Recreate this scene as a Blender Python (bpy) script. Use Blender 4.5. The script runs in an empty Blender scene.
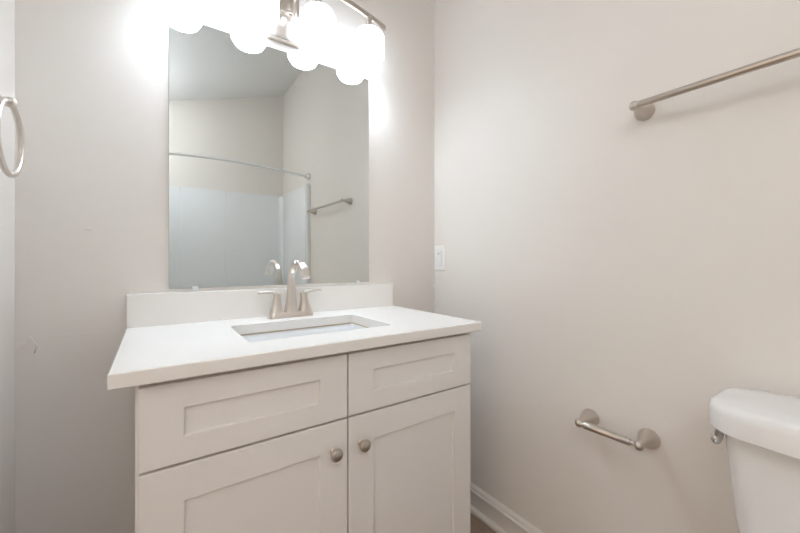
import bpy, bmesh, math, random
from mathutils import Vector, Matrix

C = bpy.context.scene.collection
S = bpy.context.scene
PI = math.pi

# ------------------------------------------------------------------ camera, world, exposure
cam_d = bpy.data.cameras.new('camera')
cam = bpy.data.objects.new('camera', cam_d); C.objects.link(cam)
cam.location = (-1.1295, -1.3296, 1.0665)
cam.rotation_euler = (PI / 2, 0, -0.6072)
cam_d.sensor_width = 36.0
cam_d.lens = 354.03 / 800 * 36.0
cam_d.shift_y = -5.24 / 800
cam_d.clip_start = 0.01
S.camera = cam

SHADE_EMIT = 2.6
BULB_EMIT = 80.0           # the four lit glass shades of the vanity light
FILL_EMIT = 3.0           # added fill globe by the doorway, out of view
TUB_FILL_EMIT = 15.5           # added fill globe over the tub, out of view
WORLD = 0.56              # warm fill light let in through the added doorway
S.view_settings.view_transform = 'Standard'
S.view_settings.look = 'None'
S.view_settings.gamma = 1.0
S.view_settings.use_curve_mapping = False
S.view_settings.exposure = 1.05

w = bpy.data.worlds.new('world'); S.world = w
w.use_nodes = True
bg = w.node_tree.nodes['Background']
bg.inputs[0].default_value = (1.0, 0.84, 0.66, 1)
bg.inputs[1].default_value = WORLD


# ------------------------------------------------------------------ materials
def mat(name, col, rough=0.5, metal=0.0, bump=0.0, bscale=60.0, var=0.0, vscale=4.0, spec=0.5, coat=0.0, detail=3.0):
    m = bpy.data.materials.new(name); m.use_nodes = True
    nt = m.node_tree; b = nt.nodes['Principled BSDF']
    b.inputs['Base Color'].default_value = (*col, 1)
    b.inputs['Roughness'].default_value = rough
    b.inputs['Metallic'].default_value = metal
    b.inputs['Specular IOR Level'].default_value = spec
    b.inputs['Coat Weight'].default_value = coat
    tc = nt.nodes.new('ShaderNodeTexCoord')
    if var > 0:
        n = nt.nodes.new('ShaderNodeTexNoise'); n.inputs['Scale'].default_value = vscale
        n.inputs['Detail'].default_value = 4
        nt.links.new(tc.outputs['Object'], n.inputs['Vector'])
        mx = nt.nodes.new('ShaderNodeMix'); mx.data_type = 'RGBA'
        mx.inputs[6].default_value = (*[c * (1 - var) for c in col], 1)
        mx.inputs[7].default_value = (*[min(1, c * (1 + var)) for c in col], 1)
        nt.links.new(n.outputs['Fac'], mx.inputs[0])
        nt.links.new(mx.outputs[2], b.inputs['Base Color'])
    if bump > 0:
        n = nt.nodes.new('ShaderNodeTexNoise'); n.inputs['Scale'].default_value = bscale
        n.inputs['Detail'].default_value = detail
        nt.links.new(tc.outputs['Object'], n.inputs['Vector'])
        bp = nt.nodes.new('ShaderNodeBump'); bp.inputs['Strength'].default_value = bump
        bp.inputs['Distance'].default_value = 0.004
        nt.links.new(n.outputs['Fac'], bp.inputs['Height'])
        nt.links.new(bp.outputs[0], b.inputs['Normal'])
    return m


M_WALL = mat('wall_paint', (0.85, 0.795, 0.735), 0.45, bump=0.02, bscale=180, spec=0.3)
M_CEIL = mat('ceiling_texture', (0.88, 0.87, 0.85), 0.9, bump=0.8, bscale=22, spec=0.1, detail=5)
M_TRIM = mat('trim_paint', (0.82, 0.77, 0.71), 0.35)
M_CAB = mat('cabinet_paint', (0.91, 0.875, 0.845), 0.38)
M_GAP = mat('cabinet_inside', (0.45, 0.39, 0.32), 0.7)
M_QUARTZ = mat('quartz', (0.94, 0.905, 0.855), 0.22, var=0.012, vscale=220)
M_PORC = mat('porcelain', (0.86, 0.87, 0.87), 0.08, coat=0.5)
M_TOILET = mat('toilet_porcelain', (0.88, 0.865, 0.845), 0.12, coat=0.4)
M_ACRYL = mat('acrylic', (0.88, 0.885, 0.88), 0.2)
M_NICK = mat('brushed_nickel', (0.60, 0.545, 0.49), 0.3, 1.0, bump=0.03, bscale=300)
M_NICKL = mat('faucet_nickel', (0.75, 0.69, 0.63), 0.3, 1.0)
M_CHROME = mat('chrome', (0.75, 0.75, 0.76), 0.1, 1.0)
M_PLAST = mat('white_plastic', (0.94, 0.915, 0.88), 0.35)
M_GREY = mat('grey_plastic', (0.55, 0.56, 0.56), 0.4)
M_CLIP = mat('clip_plastic', (0.85, 0.86, 0.85), 0.2)
M_DARK = mat('dark_slot', (0.05, 0.05, 0.05), 0.6)
M_MIRROR = mat('mirror_silver', (0.745, 0.79, 0.785), 0.0, 1.0)
M_MEDGE = mat('mirror_edge', (0.35, 0.38, 0.37), 0.3)
M_ROD = mat('shower_rod_white', (0.93, 0.93, 0.93), 0.25)
M_SEAL = mat('tan_sealant', (0.50, 0.40, 0.28), 0.5)
M_CAULK = mat('caulk', (0.80, 0.77, 0.73), 0.4)


def wood_floor():
    m = mat('plank_floor', (0.16, 0.11, 0.08), 0.4)
    nt = m.node_tree; b = nt.nodes['Principled BSDF']
    tc = nt.nodes.new('ShaderNodeTexCoord')
    mp = nt.nodes.new('ShaderNodeMapping'); mp.inputs['Rotation'].default_value = (0, 0, PI / 2)
    br = nt.nodes.new('ShaderNodeTexBrick')
    br.inputs['Color1'].default_value = (0.36, 0.26, 0.195, 1)
    br.inputs['Color2'].default_value = (0.27, 0.195, 0.15, 1)
    br.inputs['Mortar'].default_value = (0.04, 0.03, 0.025, 1)
    br.inputs['Scale'].default_value = 1.0
    br.inputs['Mortar Size'].default_value = 0.0015
    br.inputs['Brick Width'].default_value = 1.2
    br.inputs['Row Height'].default_value = 0.15
    nt.links.new(tc.outputs['Object'], mp.inputs['Vector'])
    nt.links.new(mp.outputs[0], br.inputs['Vector'])
    wv = nt.nodes.new('ShaderNodeTexNoise'); wv.inputs['Scale'].default_value = 6
    mp2 = nt.nodes.new('ShaderNodeMapping'); mp2.inputs['Scale'].default_value = (14, 1, 1)
    nt.links.new(tc.outputs['Object'], mp2.inputs['Vector'])
    nt.links.new(mp2.outputs[0], wv.inputs['Vector'])
    wv.inputs['Detail'].default_value = 6
    mx = nt.nodes.new('ShaderNodeMix'); mx.data_type = 'RGBA'; mx.blend_type = 'MULTIPLY'
    rp = nt.nodes.new('ShaderNodeValToRGB')
    rp.color_ramp.elements[0].color = (0.45, 0.45, 0.45, 1); rp.color_ramp.elements[1].color = (1.35, 1.3, 1.25, 1)
    nt.links.new(wv.outputs['Fac'], rp.inputs[0])
    mx.inputs[0].default_value = 1
    nt.links.new(br.outputs['Color'], mx.inputs[6]); nt.links.new(rp.outputs[0], mx.inputs[7])
    nt.links.new(mx.outputs[2], b.inputs['Base Color'])
    return m


M_FLOOR = wood_floor()


def emit(name, col, s):
    m = bpy.data.materials.new(name); m.use_nodes = True
    b = m.node_tree.nodes['Principled BSDF']
    b.inputs['Base Color'].default_value = (0.9, 0.9, 0.88, 1)
    b.inputs['Roughness'].default_value = 0.3
    b.inputs['Emission Color'].default_value = (*col, 1)
    b.inputs['Emission Strength'].default_value = s
    return m


M_SHADE = emit('lit_frosted_glass', (0.73, 0.85, 1.0), SHADE_EMIT)
M_BULB = emit('lit_bulb', (0.71, 0.84, 1.0), BULB_EMIT)
M_FILL = emit('fill_lamp_glow', (0.84, 0.91, 1.0), FILL_EMIT)
M_TUB_FILL = emit('tub_fill_lamp_glow', (0.85, 0.91, 1.0), TUB_FILL_EMIT)


# ------------------------------------------------------------------ geometry helpers
def add_box(bm, lo, hi, bevel=0.0, seg=2):
    lo = Vector(lo); hi = Vector(hi)
    t = bmesh.new()
    bmesh.ops.create_cube(t, size=1)
    for v in t.verts:
        v.co = Vector(((lo[i] + hi[i]) / 2 + v.co[i] * (hi[i] - lo[i]) for i in range(3)))
    if bevel > 0:
        bmesh.ops.bevel(t, geom=t.edges[:], offset=bevel, segments=seg, profile=0.5, affect='EDGES')
    merge(bm, t)


def merge(bm, t):
    me = bpy.data.meshes.new('tmp'); t.to_mesh(me); t.free()
    bm.from_mesh(me); bpy.data.meshes.remove(me)


def loft(bm, rings, cap=True, closed=True):
    vs = [[bm.verts.new(p) for p in r] for r in rings]
    n = len(vs[0])
    for a, b in zip(vs, vs[1:]):
        for i in range(n if closed else n - 1):
            j = (i + 1) % n
            bm.faces.new((a[i], a[j], b[j], b[i]))
    if cap:
        bm.faces.new(vs[0][::-1]); bm.faces.new(vs[-1])


def lathe(bm, prof, origin, axis, seg=32, cap=True):
    """prof: list of (radius, distance along axis)."""
    ax = Vector(axis).normalized()
    u = ax.orthogonal().normalized(); v = ax.cross(u)
    o = Vector(origin)
    rings = []
    for r, h in prof:
        r = max(r, 1e-4)
        rings.append([o + ax * h + (u * math.cos(2 * PI * k / seg) + v * math.sin(2 * PI * k / seg)) * r for k in range(seg)])
    loft(bm, rings, cap)


def sweep(bm, pts, radii, seg=16, cap=True, up=(0, 0, 1), shape=None):
    """tube along pts; radii = float or list of float / (a, b); shape(k) gives a unit cross-section."""
    pts = [Vector(p) for p in pts]; n = len(pts)
    if not isinstance(radii, (list, tuple)): radii = [radii] * n
    rings = []; up = Vector(up)
    for i, p in enumerate(pts):
        t = (pts[min(i + 1, n - 1)] - pts[max(i - 1, 0)]).normalized()
        s = t.cross(up)
        if s.length < 1e-4: s = t.orthogonal()
        s.normalize(); q = s.cross(t).normalized()
        a = radii[i]; a, b = a if isinstance(a, tuple) else (a, a)
        ring = []
        for k in range(seg):
            th = 2 * PI * k / seg
            cx, cy = (math.cos(th), math.sin(th)) if shape is None else shape(th)
            ring.append(p + s * cx * a + q * cy * b)
        rings.append(ring)
    loft(bm, rings, cap)


def squircle(e):
    def f(th):
        c, s = math.cos(th), math.sin(th)
        return (math.copysign(abs(c) ** e, c), math.copysign(abs(s) ** e, s))
    return f


def torus(bm, o, R, r, normal, seg=64, rs=14):
    ax = Vector(normal).normalized(); u = ax.orthogonal().normalized(); v = ax.cross(u); o = Vector(o)
    vs = []
    for i in range(seg):
        a = 2 * PI * i / seg; d = u * math.cos(a) + v * math.sin(a)
        vs.append([bm.verts.new(o + d * (R + r * math.cos(2 * PI * k / rs)) + ax * r * math.sin(2 * PI * k / rs)) for k in range(rs)])
    for i in range(seg):
        for k in range(rs):
            bm.faces.new((vs[i][k], vs[(i + 1) % seg][k], vs[(i + 1) % seg][(k + 1) % rs], vs[i][(k + 1) % rs]))


def rrect(cx, cy, hx, hy, r, z, seg=8, bow=0.0):
    """rounded rectangle ring in a z plane; bow pushes the -x side outwards in the middle."""
    out = []
    for qx, qy, a0 in ((1, 1, 0), (-1, 1, 90), (-1, -1, 180), (1, -1, 270)):
        for k in range(seg + 1):
            a = math.radians(a0 + 90 * k / seg)
            out.append(Vector((cx + qx * (hx - r) + r * math.cos(a), cy + qy * (hy - r) + r * math.sin(a), z)))
    if bow:
        full = []
        for i, p in enumerate(out):
            full.append(p)
            q = out[(i + 1) % len(out)]
            if (q - p).length > hy * 0.5 and p.x < cx and q.x < cx:
                for k in range(1, 12): full.append(p.lerp(q, k / 12))
        for p in full:
            if p.x < cx: p.x -= bow * max(0, 1 - ((p.y - cy) / hy) ** 2)
        out = full
    return out


def obj(name, bm, m, parent=None, smooth=True, angle=35):
    bmesh.ops.recalc_face_normals(bm, faces=bm.faces)
    me = bpy.data.meshes.new(name); bm.to_mesh(me); bm.free()
    for mm in (m if isinstance(m, (list, tuple)) else [m]): me.materials.append(mm)
    if smooth:
        me.shade_smooth()
        me.set_sharp_from_angle(angle=math.radians(angle))
    o = bpy.data.objects.new(name, me); C.objects.link(o)
    if parent is not None:
        o.parent = parent
        w_ = Matrix.Identity(4); p = parent
        while p is not None:
            w_ = Matrix.Translation(p.location) @ w_; p = p.parent
        o.location = (0, 0, 0)
        me.transform(w_.inverted())            # meshes are written in room coordinates
    return o


def thing(name, label, cat, loc=(0, 0, 0), group=None):
    o = bpy.data.objects.new(name, None); C.objects.link(o)
    o.empty_display_size = 0.05
    o.location = loc; o['label'] = label; o['category'] = cat
    if group: o['group'] = group
    return o


def struct(name, bm, m, parent=None, smooth=False):
    o = obj(name, bm, m, parent, smooth)
    if parent is None: o['kind'] = 'structure'
    return o


def B(*boxes):
    bm = bmesh.new()
    for b in boxes: add_box(bm, *b)
    return bm


# ------------------------------------------------------------------ room shell
XL, YF, T = -1.427, -2.483, 0.12
ZR, SL = 2.829, 0.312                      # the ceiling is highest at the right wall and slopes down to the left
DY0, DY1, DZ = -0.72, -1.56, 2.05          # doorway added in the left wall, out of view, to let in fill light


def zc(x): return ZR + SL * x


def gable(y0, y1):
    bm = bmesh.new()
    a = [Vector((XL - T, y, 0)) for y in (y0, y1)]
    loft(bm, [[Vector((XL - T, y, -0.02)), Vector((T, y, -0.02)), Vector((T, y, zc(T))), Vector((XL - T, y, zc(XL - T)))] for y in (y0, y1)])
    return bm


struct('wall_back', gable(0, T), M_WALL)
struct('wall_front', gable(YF - T, YF), M_WALL)
struct('wall_right', B(((0, YF, -0.02), (T, 0, ZR))), M_WALL)
struct('wall_left', B(((XL - T, DY0, -0.02), (XL, 0, zc(XL) - 0.0)), ((XL - T, YF, -0.02), (XL, DY1, zc(XL))),
                      ((XL - T, DY1, DZ), (XL, DY0, zc(XL)))), M_WALL)
struct('floor', B(((XL - 1.6, YF - T, -0.06), (T, T, 0))), M_FLOOR)
bm = bmesh.new()
loft(bm, [[Vector((XL - T, y, zc(XL - T))), Vector((T, y, zc(T))), Vector((T, y, zc(T) + 0.1)), Vector((XL - T, y, zc(XL - T) + 0.1))] for y in (YF - T, T)])
struct('ceiling', bm, M_CEIL)


def base_profile():
    # (out from the wall, height): cap moulding, flat face and shoe moulding
    return [(0, 0), (0.026, 0), (0.0275, 0.008), (0.026, 0.015), (0.021, 0.021), (0.0145, 0.023), (0.0135, 0.024),
            (0.0135, 0.078), (0.017, 0.081), (0.0185, 0.085), (0.0165, 0.089), (0.013, 0.091), (0.012, 0.095),
            (0.0105, 0.1), (0.008, 0.104), (0.004, 0.1085), (0, 0.109)]


def baseboard(name, fn, a, b):
    bm = bmesh.new()
    loft(bm, [[Vector(fn(d, s, z)) for d, z in base_profile()] for s in (a, b)])
    return struct(name, bm, M_TRIM)


baseboard('baseboard_right', lambda d, s, z: (-d, s, z), 0.0, -1.66)
baseboard('baseboard_back', lambda d, s, z: (s, -d, z), -0.268, -0.0)
baseboard('baseboard_left', lambda d, s, z: (XL + d, s, z), 0.0, DY0 + 0.065)
# casing round the doorway added in the left wall for fill light
bm = bmesh.new()
for y0, y1, z0, z1 in ((DY0, DY0 + 0.06, 0, DZ + 0.06), (DY1 - 0.06, DY1, 0, DZ + 0.06), (DY1, DY0, DZ, DZ + 0.06)):
    add_box(bm, (XL, y0, z0), (XL + 0.014, y1, z1), 0.004)
struct('trim_1', bm, M_TRIM)
# dried paint drip, tape ridge and patched nick on the back wall left of the vanity; caulk along the right corner
bm = bmesh.new()
sweep(bm, [(-1.290, -0.0005, 1.160), (-1.281, -0.0022, 1.157), (-1.272, -0.0005, 1.158)], [0.001, 0.0035, 0.001], 8)
sweep(bm, [(-1.425 + 0.02 * k, 0.0002, 0.862 + 0.002 * math.sin(k * 1.9)) for k in range(11)], [0.0006 + 0.0003 * (k % 2) for k in range(11)], 8)
sweep(bm, [(-1.40, 0.0, 0.868), (-1.392, -0.0006, 0.852), (-1.386, -0.0006, 0.841), (-1.391, 0, 0.822)], [0.001, 0.0018, 0.0018, 0.001], 8)
sweep(bm, [(-1.424, 0.0, 0.83), (-1.415, -0.0008, 0.845), (-1.405, -0.0006, 0.852)], [0.0008, 0.002, 0.0008], 8)
struct('trim_2', bm, M_WALL, None, True)
bm = bmesh.new()
sweep(bm, [(-0.001, -0.001, 0.88 + 0.03 * k) for k in range(9)], 0.0028, 8)
sweep(bm, [(-0.002, -0.002, 0.938), (-0.004, -0.006, 0.944), (-0.002, -0.002, 0.950)], [0.002, 0.006, 0.002], 8)
struct('trim_3', bm, M_CAULK, None, True)

# ------------------------------------------------------------------ vanity cabinet
VX0, VX1 = -1.159, -0.2755
VYF, VYD = -0.492, -0.512                   # face frame, door faces
XM = -0.7225
van = thing('vanity_cabinet', 'white shaker vanity cabinet with two drawers over two doors, against the back wall', 'cabinet', ((VX0 + VX1) / 2, -0.25, 0))
bm = bmesh.new()
add_box(bm, (VX0, VYF, 0.10), (VX0 + 0.016, -0.004, 0.841))
add_box(bm, (VX1 - 0.016, VYF, 0.10), (VX1, -0.004, 0.841))
add_box(bm, (VX0 + 0.016, -0.016, 0.10), (VX1 - 0.016, -0.004, 0.841))
add_box(bm, (VX0 + 0.016, VYF, 0.10), (VX1 - 0.016, -0.016, 0.118))
for x0, x1, z0, z1 in ((VX0 + 0.016, VX0 + 0.04, 0.118, 0.841), (VX1 - 0.04, VX1 - 0.016, 0.118, 0.841),
                       (XM - 0.02, XM + 0.02, 0.118, 0.841), (VX0 + 0.04, XM - 0.02, 0.80, 0.841), (XM + 0.02, VX1 - 0.04, 0.80, 0.841),
                       (VX0 + 0.04, XM - 0.02, 0.64, 0.69), (XM + 0.02, VX1 - 0.04, 0.64, 0.69)):
    add_box(bm, (x0, VYF, z0), (x1, VYF + 0.019, z1))
obj('carcass', bm, M_CAB, van, False)
obj('toe_kick', B(((VX0 + 0.002, VYF + 0.06, 0), (VX1 - 0.002, VYF + 0.075, 0.10)), ((VX0, VYF + 0.075, 0), (VX0 + 0.016, -0.004, 0.10)),
                  ((VX1 - 0.016, VYF + 0.075, 0), (VX1, -0.004, 0.10))), M_CAB, van, False)


def shaker(name, x0, x1, z0, z1, fx, fz):
    """one shaker front: a bevelled frame with a recessed flat panel, one mesh."""
    bm = bmesh.new()
    y, yb, d = VYD, VYF - 0.0005, 0.0075
    e = 0.0012
    o0 = [Vector(p) for p in ((x0, yb, z0), (x1, yb, z0), (x1, yb, z1), (x0, yb, z1))]

    def ring(ins, yy, ix=None, iz=None):
        ix = ins if ix is None else ix; iz = ins if iz is None else iz
        return [Vector((x0 + ix, yy, z0 + iz)), Vector((x1 - ix, yy, z0 + iz)), Vector((x1 - ix, yy, z1 - iz)), Vector((x0 + ix, yy, z1 - iz))]
    loft(bm, [o0, ring(0, y + e), ring(e, y), ring(0, y, fx - e, fz - e), ring(0, y + e, fx, fz), ring(0, y + d, fx, fz)])
    return obj(name, bm, M_CAB, van, False)


XA0, XA1, XB0, XB1 = -1.1535, -0.7245, -0.7205, -0.2805
ZD0, ZD1, ZO1 = 0.670, 0.829, 0.6645
shaker('drawer_front', XA0, XA1, ZD0, ZD1, 0.0735, 0.0515)
shaker('drawer_front', XB0, XB1, ZD0, ZD1, 0.0735, 0.0515)
dl = shaker('door', XA0, XA1, 0.112, ZO1, 0.0735, 0.0715)
dr = shaker('door', XB0, XB1, 0.112, ZO1, 0.0735, 0.0715)
for door, kx in ((dl, -0.764), (dr, -0.686)):
    bm = bmesh.new()
    lathe(bm, [(0.0085, 0.0), (0.0085, 0.003), (0.0062, 0.005), (0.0055, 0.012), (0.007, 0.015), (0.0105, 0.0165), (0.0148, 0.019),
               (0.016, 0.0225), (0.0155, 0.026), (0.0128, 0.0295), (0.012, 0.0297), (0.0085, 0.0312), (0.004, 0.0322), (0.0002, 0.0325)],
          (kx, VYD + 0.0002, 0.5945), (0, -1, 0), 28)
    k = obj('knob', bm, M_NICK, door); k['label'] = 'brushed nickel round knob'

# ------------------------------------------------------------------ countertop, backsplash, sink, faucet
CX0, CX1, CYF, Z0, ZT = -1.196, -0.256, -0.537, 0.8415, 0.87
SX0, SX1, SYB, SYF = -0.941, -0.527, -0.157, -0.419


def slab_with_hole(x0, x1, y0, y1, z0, z1, hole, bev=0.002):
    bm = bmesh.new()
    hx0, hx1, hy0, hy1 = hole
    r = 0.012; n = 5
    inner = rrect((hx0 + hx1) / 2, (hy0 + hy1) / 2, (hx1 - hx0) / 2, (hy1 - hy0) / 2, r, z1, n)
    m = len(inner)

    def outer(z, ins):
        pts = []
        cs = [Vector((x1 - ins, y1 - ins, z)), Vector((x0 + ins, y1 - ins, z)), Vector((x0 + ins, y0 + ins, z)), Vector((x1 - ins, y0 + ins, z))]
        for q in range(4): pts += [cs[q]] * (n + 1)
        return pts
    rings = []
    it = [bm.verts.new(p) for p in inner]
    ib = [bm.verts.new((p.x, p.y, z0)) for p in inner]

    def cv(z, ins): return [bm.verts.new(c) for c in outer(z, ins)[::n + 1]]
    ot = cv(z1, bev); om = cv(z1 - bev, 0); ob = cv(z0 + bev, 0); obm = cv(z0, bev)
    for q in range(4):
        q2 = (q + 1) % 4
        for a, b in ((ot, om), (om, ob), (ob, obm)): bm.faces.new((a[q], a[q2], b[q2], b[q]))
        a0 = q * (n + 1)
        for k in range(n):
            bm.faces.new((ot[q], it[a0 + k], it[a0 + k + 1])); bm.faces.new((obm[q], ib[a0 + k], ib[a0 + k + 1]))
        e = (a0 + n) % m; f = (a0 + n + 1) % m
        bm.faces.new((ot[q], it[e], it[f], ot[q2])); bm.faces.new((obm[q], ib[e], ib[f], obm[q2]))
    for i in range(m):
        j = (i + 1) % m
        bm.faces.new((it[i], it[j], ib[j], ib[i]))
    return bm


top = obj('countertop', slab_with_hole(CX0, CX1, CYF, -0.001, Z0, ZT, (SX0, SX1, SYF, SYB)), M_QUARTZ, None, True, 20)
top['label'] = 'white quartz countertop with rectangular sink cutout, on the vanity cabinet'; top['category'] = 'countertop'
bs = obj('backsplash', B(((CX0, -0.02, ZT), (CX1, -0.001, 0.9685), 0.0015)), M_QUARTZ, None, True, 20)
bs['label'] = 'low white quartz backsplash strip along the wall under the mirror'; bs['category'] = 'backsplash'

sink = thing('sink', 'white rectangular undermount ceramic sink set into the countertop', 'sink', ((SX0 + SX1) / 2, (SYB + SYF) / 2, 0.72))
bm = bmesh.new()
cx, cy = (SX0 + SX1) / 2, (SYB + SYF) / 2
hx, hy = (SX1 - SX0) / 2 + 0.0015, (SYB - SYF) / 2 + 0.0015
zt = Z0 - 0.0005
prof = [(0.03, -0.012), (0.03, 0), (0.0, 0), (-0.003, -0.002), (-0.012, -0.03), (-0.026, -0.085), (-0.04, -0.11), (-0.075, -0.118), (-0.12, -0.122)]
R = []
for d, z in prof: R.append(rrect(cx, cy, hx + d, hy + d, max(0.006, 0.016 + d * 0.2 if d > -0.05 else 0.006), zt + z, 6))
outer = [rrect(cx, cy, hx - 0.11, hy - 0.11, 0.006, zt - 0.135, 6), rrect(cx, cy, hx - 0.03, hy - 0.03, 0.02, zt - 0.125, 6),
         rrect(cx, cy, hx - 0.008, hy - 0.008, 0.02, zt - 0.085, 6), rrect(cx, cy, hx + 0.030, hy + 0.030, 0.022, zt - 0.012, 6)]
loft(bm, outer + R, True)
obj('basin', bm, M_PORC, sink, True, 50)
bm = bmesh.new()
loft(bm, [rrect(cx, cy, hx - 0.0015 - d, hy - 0.0015 - d, 0.0115, zt + z, 6) for d, z in ((0.0, 0.0002), (0.0022, 0.0002), (0.0030, -0.0026), (0.0022, -0.0034))], False)
o = obj('sealant', bm, M_SEAL, sink, True, 50); o['label'] = 'thin tan sealant line under the countertop edge'
bm = bmesh.new()
lathe(bm, [(0.03, -0.001), (0.032, 0.001), (0.03, 0.003), (0.022, 0.003), (0.021, 0.0), (0.019, 0.001), (0.018, 0.006), (0.01, 0.008), (0.0002, 0.0085)], (cx, cy, zt - 0.121), (0, 0, 1), 28)
o = obj('drain', bm, M_NICKL, sink); o['label'] = 'nickel drain stopper'

FX, FY = -0.73, -0.075
fa = thing('faucet', 'brushed nickel gooseneck faucet with two lever handles, on the countertop behind the sink', 'faucet', (FX, FY, ZT))
bm = bmesh.new()
R = []
for ins, z in ((0, 0), (0.0005, 0.004), (0.004, 0.016), (0.006, 0.0190), (0.010, 0.0200)):
    R.append(rrect(FX, FY, 0.078 - ins, 0.026 - ins, 0.014 - ins * 0.6, ZT + z, 5))
loft(bm, R)
obj('base_plate', bm, M_NICKL, fa)
# spout: a flared square foot that narrows into a high arch and flares again at the tip
pts, rad = [], []
for z, a in ((0.014, 0.0245), (0.022, 0.0225), (0.04, 0.0195), (0.065, 0.0165), (0.09, 0.0143), (0.112, 0.013)):
    pts.append((FX, FY - 0.002 - 0.04 * max(0, z - 0.03) , ZT + z)); rad.append((a, a * 0.92))
RA, RB = 0.0735, 0.067
cyy, czz = pts[-1][1] + RA * math.cos(math.radians(176)), ZT + 0.1265
for k in range(0, 17):
    a = math.radians(176 - k * 8.9); q = k / 16
    pts.append((FX, cyy - RA * math.cos(a), czz + RB * math.sin(a)))
    rad.append((0.0126 - 0.0026 * math.sin(PI * min(1, q * 1.15)) + 0.0022 * max(0, q - 0.6) / 0.4, 0.0118 - 0.003 * q))
lx = pts[-1]
pts.append((FX, lx[1] - 0.006, lx[2] - 0.010)); rad.append((0.0122, 0.0098))
pts.append((FX, lx[1] - 0.011, lx[2] - 0.020)); rad.append((0.0132, 0.0108))
bm = bmesh.new()
sweep(bm, pts, rad, 24, up=(0, -1, 0.0001), shape=squircle(0.62))
obj('spout', bm, M_NICKL, fa, True, 50)
for s in (-1, 1):
    hx_ = FX + s * 0.051
    bm = bmesh.new()
    R = []
    for z, a, b in ((0.0135, 0.0235, 0.022), (0.022, 0.022, 0.0205), (0.036, 0.0175, 0.0165), (0.052, 0.0140, 0.0135), (0.068, 0.0122, 0.012), (0.078, 0.0125, 0.012), (0.083, 0.0115, 0.0115), (0.085, 0.008, 0.008)):
        f = squircle(0.62); sh = -s * 0.004 * max(0, z - 0.03) / 0.05
        R.append([Vector((hx_ + sh + f(2 * PI * k / 24)[0] * a, FY + f(2 * PI * k / 24)[1] * b, ZT + z)) for k in range(24)])
    loft(bm, R)
    h = obj('handle', bm, M_NICKL, fa, True, 50)
    bm = bmesh.new()
    L = [(hx_ - s * 0.003, FY, ZT + 0.083), (hx_ + s * 0.012, FY, ZT + 0.088), (hx_ + s * 0.030, FY - 0.001, ZT + 0.0905), (hx_ + s * 0.046, FY - 0.002, ZT + 0.0905), (hx_ + s * 0.056, FY - 0.003, ZT + 0.0895), (hx_ + s * 0.060, FY - 0.003, ZT + 0.0885)]
    sweep(bm, L, [(0.0115, 0.006), (0.012, 0.0065), (0.0105, 0.0055), (0.0098, 0.005), (0.0098, 0.0048), (0.0075, 0.0035)], 20, shape=squircle(0.6))
    obj('lever', bm, M_NICKL, h, True, 50)

# ------------------------------------------------------------------ mirror on the back wall
MX0, MX1, MZ0, MZ1 = -1.091, -0.372, 0.9795, 1.8445
mir = thing('wall_mirror', 'frameless rectangular mirror on the back wall above the backsplash', 'mirror', ((MX0 + MX1) / 2, 0, MZ0))
bm = bmesh.new()
add_box(bm, (MX0, -0.0045, MZ0), (MX1, -0.0005, MZ1))
for f in bm.faces: f.material_index = 0 if f.normal.y < -0.5 else 1
g = obj('mirror_glass', bm, [M_MIRROR, M_MEDGE], mir, False)
for z, d in ((MZ0, -1), (MZ1, 1)):
    for x in (-1.02, -0.425):
        bm = bmesh.new()
        add_box(bm, (x - 0.008, -0.0075, z + (0 if d < 0 else -0.006)), (x + 0.008, -0.0046, z + (0.006 if d < 0 else 0)), 0.0008)
        zz = sorted((z + d * 0.0003, z + d * (0.009)))
        add_box(bm, (x - 0.008, -0.0075, zz[0]), (x + 0.008, -0.0003, zz[1]), 0.0008)
        o = obj('mirror_clip', bm, M_CLIP, mir, False); o['label'] = 'clear plastic mirror clip'

# ------------------------------------------------------------------ four-shade vanity light above the mirror
LX = -0.735
vl = thing('vanity_light', 'brushed nickel wall light with four glowing white glass shades above the mirror', 'wall light', (LX, 0, 1.9))
bm = bmesh.new()
px0, px1 = LX - 0.057, LX + 0.057
add_box(bm, (px0, -0.014, 1.884), (px1, -0.0005, 2.135), 0.003)
add_box(bm, (px0 + 0.004, -0.024, 1.892), (px1 - 0.004, -0.0135, 2.128), 0.003)
# stepped foot and flared moulding along the bottom of the plate
add_box(bm, (px0 - 0.003, -0.034, 1.8755), (px1 + 0.003, -0.0005, 1.8815), 0.002)
add_box(bm, (px0 - 0.003, -0.029, 1.8845), (px1 + 0.003, -0.0005, 1.8905), 0.002)
obj('back_plate', bm, M_NICKL, vl, True, 30)


def bar_y(x): return -(0.118 - 0.053 * ((x - LX) / 0.405) ** 2)


def bar_z(x): return 2.062 - 0.012 * ((x - LX) / 0.405) ** 2


bm = bmesh.new()
add_box(bm, (LX + 0.023, -0.117, 2.030), (LX + 0.039, -0.0235, 2.062), 0.003)
add_box(bm, (LX + 0.023, -0.040, 1.948), (LX + 0.039, -0.0235, 2.120), 0.003)
add_box(bm, (LX - 0.050, -0.036, 1.974), (LX + 0.024, -0.0235, 1.990), 0.003)
obj('arm', bm, M_NICKL, vl, True, 30)
bm = bmesh.new()
lathe(bm, [(0.008, 0), (0.008, 0.003), (0.004, 0.005), (0.004, 0.01), (0.009, 0.013), (0.010, 0.018), (0.007, 0.023), (0.0002, 0.025)], (LX - 0.009, -0.0238, 1.938), (0, -1, 0), 20)
obj('finial', bm, M_PLAST, vl)
bm = bmesh.new()
xs = [LX - 0.405 + 0.81 * k / 40 for k in range(41)]
sweep(bm, [(x, bar_y(x), bar_z(x)) for x in xs], [(0.006, 0.0105)] * 41, 20, shape=squircle(0.35))
obj('bar', bm, M_NICK, vl, True, 30)
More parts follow.
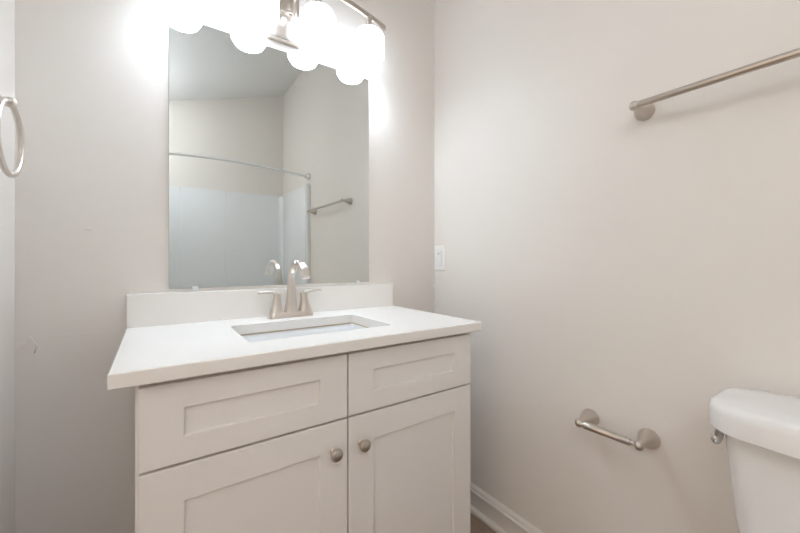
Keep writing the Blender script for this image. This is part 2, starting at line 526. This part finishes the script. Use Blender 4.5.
for off in (-0.318, -0.104, 0.104, 0.318):
    x = LX + off; y = -0.084; zt_ = 1.993
    bm = bmesh.new()
    bz = bar_z(x) - 0.004
    lathe(bm, [(0.022, zt_ - 0.005 - bz), (0.026, zt_ - 0.002 - bz), (0.026, zt_ + 0.008 - bz), (0.016, zt_ + 0.016 - bz), (0.012, min(-0.003, zt_ + 0.022 - bz)), (0.012, 0)], (x, y, bz), (0, 0, 1), 28)
    hd = obj('shade_holder', bm, M_NICKL, vl)
    bm = bmesh.new()
    # frosted glass: straight sides with soft chamfers, open below
    lathe(bm, [(0.016, 0.0), (0.046, -0.001), (0.052, -0.005), (0.0612, -0.020), (0.0625, -0.025), (0.0625, -0.100), (0.061, -0.105), (0.049, -0.124), (0.044, -0.127), (0.040, -0.127),
               (0.046, -0.121), (0.058, -0.103), (0.0595, -0.099), (0.0595, -0.026), (0.058, -0.021), (0.050, -0.009), (0.044, -0.005), (0.016, -0.004)], (x, y, zt_), (0, 0, 1), 40, cap=False)
    sh = obj('glass_shade', bm, M_SHADE, vl); sh['label'] = 'glowing white frosted glass shade'
    bm = bmesh.new()
    lathe(bm, [(0.0125, 0.002), (0.013, -0.03), (0.018, -0.045), (0.026, -0.065), (0.028, -0.08), (0.025, -0.095), (0.015, -0.106), (0.0002, -0.109)], (x, y, zt_), (0, 0, 1), 24)
    obj('bulb', bm, M_BULB, sh)

# ------------------------------------------------------------------ switch on the right wall by the corner
sw = thing('light_switch', 'white rocker switch plate on the right wall beside the corner', 'light switch', (0, -0.043, 1.081))
bm = bmesh.new()
yc_, zc_, hw, hh = -0.0435, 1.081, 0.037, 0.0595


def yz_ring(ins, x): return [Vector((x, yc_ - (hw - ins), zc_ - (hh - ins))), Vector((x, yc_ + hw - ins, zc_ - (hh - ins))), Vector((x, yc_ + hw - ins, zc_ + hh - ins)), Vector((x, yc_ - (hw - ins), zc_ + hh - ins))]


loft(bm, [yz_ring(0, -0.0003), yz_ring(0, -0.003), yz_ring(0.003, -0.0062)])
obj('switch_plate', bm, M_PLAST, sw, False)
bm = bmesh.new()
add_box(bm, (-0.0078, yc_ - 0.0175, zc_ - 0.034), (-0.0060, yc_ + 0.0175, zc_ + 0.034), 0.0006)
loft(bm, [[Vector((-0.0076, yc_ + s * 0.0145, zc_ - 0.031)) for s in (-1, 1)] + [Vector((-0.0076, yc_ + s * 0.0145, zc_ + 0.031)) for s in (1, -1)],
          [Vector((-0.0085, yc_ - 0.0145, zc_ - 0.031)), Vector((-0.0085, yc_ + 0.0145, zc_ - 0.031)), Vector((-0.0125, yc_ + 0.0145, zc_ + 0.031)), Vector((-0.0125, yc_ - 0.0145, zc_ + 0.031))]])
obj('rocker', bm, M_PLAST, sw, False)
bm = bmesh.new()
for y0, y1, z0, z1 in ((-0.0185, -0.0172, -0.035, 0.035), (0.0172, 0.0185, -0.035, 0.035), (-0.0185, 0.0185, 0.0338, 0.035), (-0.0185, 0.0185, -0.035, -0.0338)):
    add_box(bm, (-0.0074, yc_ + y0, zc_ + z0), (-0.0058, yc_ + y1, zc_ + z1))
add_box(bm, (-0.0132, yc_ - 0.006, zc_ + 0.018), (-0.0108, yc_ + 0.006, zc_ + 0.026), 0.0004)
o = obj('switch_trim', bm, M_GREY, sw, False); o['label'] = 'grey gap line and small square of the rocker'
for dz in (-0.048, 0.048):
    bm = bmesh.new(); lathe(bm, [(0.0032, 0), (0.003, 0.0008), (0.0002, 0.0012)], (-0.0060, yc_, zc_ + dz), (-1, 0, 0), 16)
    obj('screw', bm, M_PLAST, sw)


# ------------------------------------------------------------------ towel bar and paper holder on the right wall
def post(parent, y, z, d=0.068, sc=1.0):
    bm = bmesh.new()
    prof = [(0.0285, 0.0), (0.0292, 0.003), (0.0285, 0.007), (0.0262, 0.013), (0.0225, 0.022), (0.0178, 0.033), (0.0135, 0.043), (0.0105, 0.051), (0.0092, 0.056), (0.0088, d - 0.006)]
    lathe(bm, [(r * sc, h) for r, h in prof], (-0.0004, y, z), (-1, 0, 0), 36)
    # round ball at the end of the post that carries the bar
    lathe(bm, [(0.0126 * math.sin(PI * k / 16), -0.0126 * math.cos(PI * k / 16)) for k in range(17)], (-d, y, z), (0, 1, 0), 28)
    return obj('post', bm, M_NICK, parent, True, 50)


tb = thing('towel_bar', 'long brushed nickel towel bar high on the right wall', 'towel bar', (0, -1.233, 1.485))
post(tb, -0.907, 1.485, sc=0.85); post(tb, -1.56, 1.485, sc=0.85)
bm = bmesh.new(); sweep(bm, [(-0.068, -0.914, 1.485), (-0.068, -1.553, 1.485)], 0.0088, 24)
obj('bar', bm, M_NICK, tb)
tp = thing('toilet_paper_holder', 'short empty brushed nickel toilet paper holder low on the right wall', 'paper holder', (0, -0.837, 0.575))
post(tp, -0.757, 0.575, sc=0.93); post(tp, -0.918, 0.575, sc=0.93)
bm = bmesh.new()
lathe(bm, [(0.006, 0), (0.006, 0.004), (0.0112, 0.006), (0.0112, 0.060), (0.0102, 0.0615), (0.0102, 0.128), (0.0065, 0.130), (0.0065, 0.139)], (-0.068, -0.768, 0.575), (0, -1, 0), 24)
obj('roller', bm, M_NICK, tp)

# ------------------------------------------------------------------ towel ring on the left wall
tr = thing('towel_ring', 'brushed nickel towel ring on the left wall by the corner', 'towel ring', (XL, -0.29, 1.395))
RX, RY, RZ = -1.369, -0.292, 1.3145
bm = bmesh.new()
lathe(bm, [(0.0275, 0.0), (0.0285, 0.003), (0.0275, 0.007), (0.0225, 0.020), (0.0165, 0.033), (0.0115, 0.043), (0.0095, 0.05), (0.0085, 0.051), (0.0095, 0.053), (0.0105, 0.058), (0.0095, 0.064), (0.006, 0.0675), (0.0002, 0.069)],
      (XL + 0.0004, RY, RZ + 0.073), (1, 0, 0), 36)
obj('post', bm, M_NICKL, tr, True, 50)
bm = bmesh.new(); torus(bm, (RX, RY, RZ), 0.073, 0.0055, (1, 0, 0))
obj('ring', bm, M_NICKL, tr)

# ------------------------------------------------------------------ toilet against the right wall
TY = -1.321
to = thing('toilet', 'white porcelain toilet against the right wall beside the paper holder', 'toilet', (-0.3, TY, 0))


def xr(x0, x1, hy, r, z, bow=0.0): return rrect((x0 + x1) / 2, TY, (x1 - x0) / 2, hy, r, z, 8, bow)


bm = bmesh.new()
loft(bm, [xr(-0.155, -0.03, 0.165, 0.04, 0.385, 0.008), xr(-0.168, -0.025, 0.178, 0.045, 0.41, 0.01), xr(-0.182, -0.02, 0.199, 0.045, 0.55, 0.012), xr(-0.190, -0.018, 0.211, 0.045, 0.70, 0.014), xr(-0.190, -0.018, 0.212, 0.045, 0.724, 0.014)])
obj('tank', bm, M_TOILET, to, True, 50)
bm = bmesh.new()
R = []
for ins, z in ((0.012, 0.7245), (0.003, 0.7255), (0.0, 0.729), (0.0, 0.762), (0.0015, 0.770), (0.005, 0.776), (0.010, 0.7795), (0.018, 0.7815), (0.06, 0.784)):
    R.append(xr(-0.212 + ins, -0.008 - ins, 0.2385 - ins, max(0.02, 0.070 - ins), z, 0.016))
loft(bm, R)
obj('tank_lid', bm, M_TOILET, to, True, 40)
bm = bmesh.new()
LXX, LYY, LZZ = -0.115, TY + 0.208, 0.705
lathe(bm, [(0.013, 0), (0.013, 0.005), (0.009, 0.008), (0.009, 0.012)], (LXX, LYY - 0.002, LZZ), (0, 1, 0), 20)
sweep(bm, [(LXX + 0.010, LYY + 0.012, LZZ + 0.002), (LXX, LYY + 0.013, LZZ + 0.001), (LXX - 0.03, LYY + 0.013, LZZ), (LXX - 0.050, LYY + 0.012, LZZ - 0.002), (LXX - 0.062, LYY + 0.012, LZZ - 0.004), (LXX - 0.069, LYY + 0.012, LZZ - 0.005), (LXX - 0.072, LYY + 0.012, LZZ - 0.006)],
      [(0.004, 0.006), (0.007, 0.010), (0.007, 0.010), (0.0095, 0.0135), (0.009, 0.013), (0.006, 0.009), (0.001, 0.002)], 20)
o = obj('flush_lever', bm, M_CHROME, to); o['label'] = 'chrome flush lever'


def oval(x0, x1, hy, z, n=48, sq=0.8):
    f = squircle(sq); cx_ = (x0 + x1) / 2
    return [Vector((cx_ + f(2 * PI * k / n)[0] * (x1 - x0) / 2, TY + f(2 * PI * k / n)[1] * hy, z)) for k in range(n)]


bm = bmesh.new()
loft(bm, [oval(-0.60, -0.10, 0.105, 0.0), oval(-0.595, -0.10, 0.100, 0.03), oval(-0.57, -0.09, 0.092, 0.12), oval(-0.60, -0.07, 0.115, 0.22), oval(-0.67, -0.05, 0.165, 0.31), oval(-0.695, -0.035, 0.182, 0.36), oval(-0.695, -0.03, 0.184, 0.384)])
obj('bowl', bm, M_TOILET, to, True, 50)
bm = bmesh.new()
loft(bm, [oval(-0.70, -0.235, 0.186, 0.3845, sq=0.92), oval(-0.702, -0.233, 0.188, 0.392, sq=0.92), oval(-0.70, -0.235, 0.186, 0.402, sq=0.92)])
obj('seat', bm, M_TOILET, to, True, 50)
bm = bmesh.new()
loft(bm, [oval(-0.698, -0.222, 0.184, 0.4025, sq=0.92), oval(-0.70, -0.22, 0.186, 0.412, sq=0.92), oval(-0.69, -0.23, 0.176, 0.420, sq=0.92), oval(-0.62, -0.29, 0.12, 0.425, sq=0.92)])
obj('seat_lid', bm, M_TOILET, to, True, 50)

# ------------------------------------------------------------------ tub, surround and curved rod at the far end (seen in the mirror)
YT = -1.695
tub = thing('bathtub', 'white bathtub along the far wall below the shower surround', 'bathtub', (XL / 2, -2.07, 0))
tcx, tcy = XL / 2, (YT + YF) / 2
thx, thy = -XL / 2 - 0.001, (YT - YF) / 2 - 0.001
bm = bmesh.new()
R = [rrect(tcx, tcy, thx, thy, 0.006, 0.0, 6), rrect(tcx, tcy, thx, thy, 0.006, 0.41, 6), rrect(tcx, tcy, thx - 0.006, thy - 0.006, 0.006, 0.42, 6)]
for ix, iy, r, z in ((0.07, 0.07, 0.12, 0.42), (0.08, 0.08, 0.12, 0.412), (0.10, 0.10, 0.12, 0.30), (0.15, 0.125, 0.12, 0.13), (0.22, 0.17, 0.10, 0.09), (0.4, 0.28, 0.05, 0.085)):
    R.append(rrect(tcx, tcy, thx - ix, thy - iy, r, z, 6))
loft(bm, R)
obj('tub_shell', bm, M_ACRYL, tub, True, 40)
bm = bmesh.new()
add_box(bm, (XL + 0.08, YT - 0.0005, 0.05), (-0.08, YT + 0.006, 0.36), 0.004)
obj('apron_panel', bm, M_ACRYL, tub, True, 30)

ss = thing('shower_surround', 'glossy white three-sided tub surround seen in the mirror', 'shower surround', (XL / 2, -2.45, 0.421))
ZS = 1.745
bm = bmesh.new()
loft(bm, [[Vector((-0.001, YF + 0.0005, z)), Vector((XL + 0.001, YF + 0.0005, z)), Vector((XL + 0.001, YF + 0.022, z))]
          + [Vector((x, YF + 0.022 + dy, z)) for x, dy in ((-0.937, 0), (-0.9355, 0.006), (-0.930, 0.0075), (-0.560, 0.0075), (-0.557, 0.0050), (-0.554, 0.0075), (-0.075, 0.0075))]
          + [Vector((-0.001, YF + 0.0295, z))] for z in (0.4215, ZS - 0.003, ZS)])
obj('back_panel', bm, M_ACRYL, ss, True, 30)
for nx, sgn in ((0.0, -1), (XL, 1)):
    bm = bmesh.new()
    x0, x1 = sorted((nx + sgn * 0.0005, nx + sgn * 0.022))
    add_box(bm, (x0, YF + 0.031, 0.4215), (x1, YT + 0.0, ZS), 0.002)
    e0, e1 = sorted((nx + sgn * 0.0005, nx + sgn * 0.034))
    add_box(bm, (e0, YT - 0.03, 0.4215), (e1, YT + 0.005, ZS), 0.005)      # rolled front edge
    obj('side_panel', bm, M_ACRYL, ss, True, 30)
    # rounded cove that joins side and back panels
    bm = bmesh.new()
    q = 0.04; sec = []
    cxx, cyy_ = nx + sgn * (0.022 + q), YF + 0.030 + q
    for k in range(9):
        a = PI / 2 * k / 8
        sec.append((cxx - sgn * q * math.cos(a), cyy_ - q * math.sin(a)))
    sec.append((nx + sgn * 0.022, YF + 0.0305))
    loft(bm, [[Vector((x, y, z)) for x, y in sec] for z in (0.4216, ZS - 0.001)])
    obj('corner_cove', bm, M_ACRYL, ss, True, 40)

rd = thing('shower_rod', 'curved white shower curtain rod above the surround, seen in the mirror', 'shower rod', (XL / 2, YT, 1.815))
bm = bmesh.new()
RZ0, RYY = 1.815, -1.72
pts = [(-0.012 + (XL + 0.024) * t, RYY + 0.16 * math.sin(PI * t), RZ0) for t in [k / 40 for k in range(41)]]
sweep(bm, pts, 0.0095, 16)
obj('rod', bm, M_ROD, rd)
for x, s in ((-0.0005, -1), (XL + 0.0005, 1)):
    bm = bmesh.new()
    lathe(bm, [(0.031, 0), (0.033, 0.003), (0.031, 0.008), (0.022, 0.014), (0.017, 0.02), (0.017, 0.034)], (x, RYY, RZ0), (s, 0, 0), 28)
    obj('flange', bm, M_CHROME, rd)

# ------------------------------------------------------------------ two globe lamps added as fill light, kept out of view
for lx, ly, mm, lab in ((-1.18, -1.36, M_FILL, 'added fill globe lamp hanging out of view from the sloped ceiling'), (-1.31, -1.95, M_TUB_FILL, 'added fill globe lamp hanging out of view over the bathtub')):
    cl = thing('fill_lamp', lab, 'added fill light', (lx, ly, zc(lx)))
    lc = (lx, ly, zc(lx) + 0.018)
    bm = bmesh.new()
    lathe(bm, [(0.07, 0.0), (0.07, 0.036), (0.06, 0.044), (0.012, 0.050), (0.012, 0.220), (0.05, 0.228), (0.05, 0.236)], lc, (0, 0, -1), 32)
    obj('fill_lamp_base', bm, M_PLAST, cl)
    bm = bmesh.new()
    lathe(bm, [(0.05, 0.236), (0.075, 0.244), (0.098, 0.262), (0.105, 0.290), (0.100, 0.318), (0.080, 0.340), (0.045, 0.354), (0.0005, 0.358)], lc, (0, 0, -1), 40)
    obj('fill_lamp_globe', bm, mm, cl)
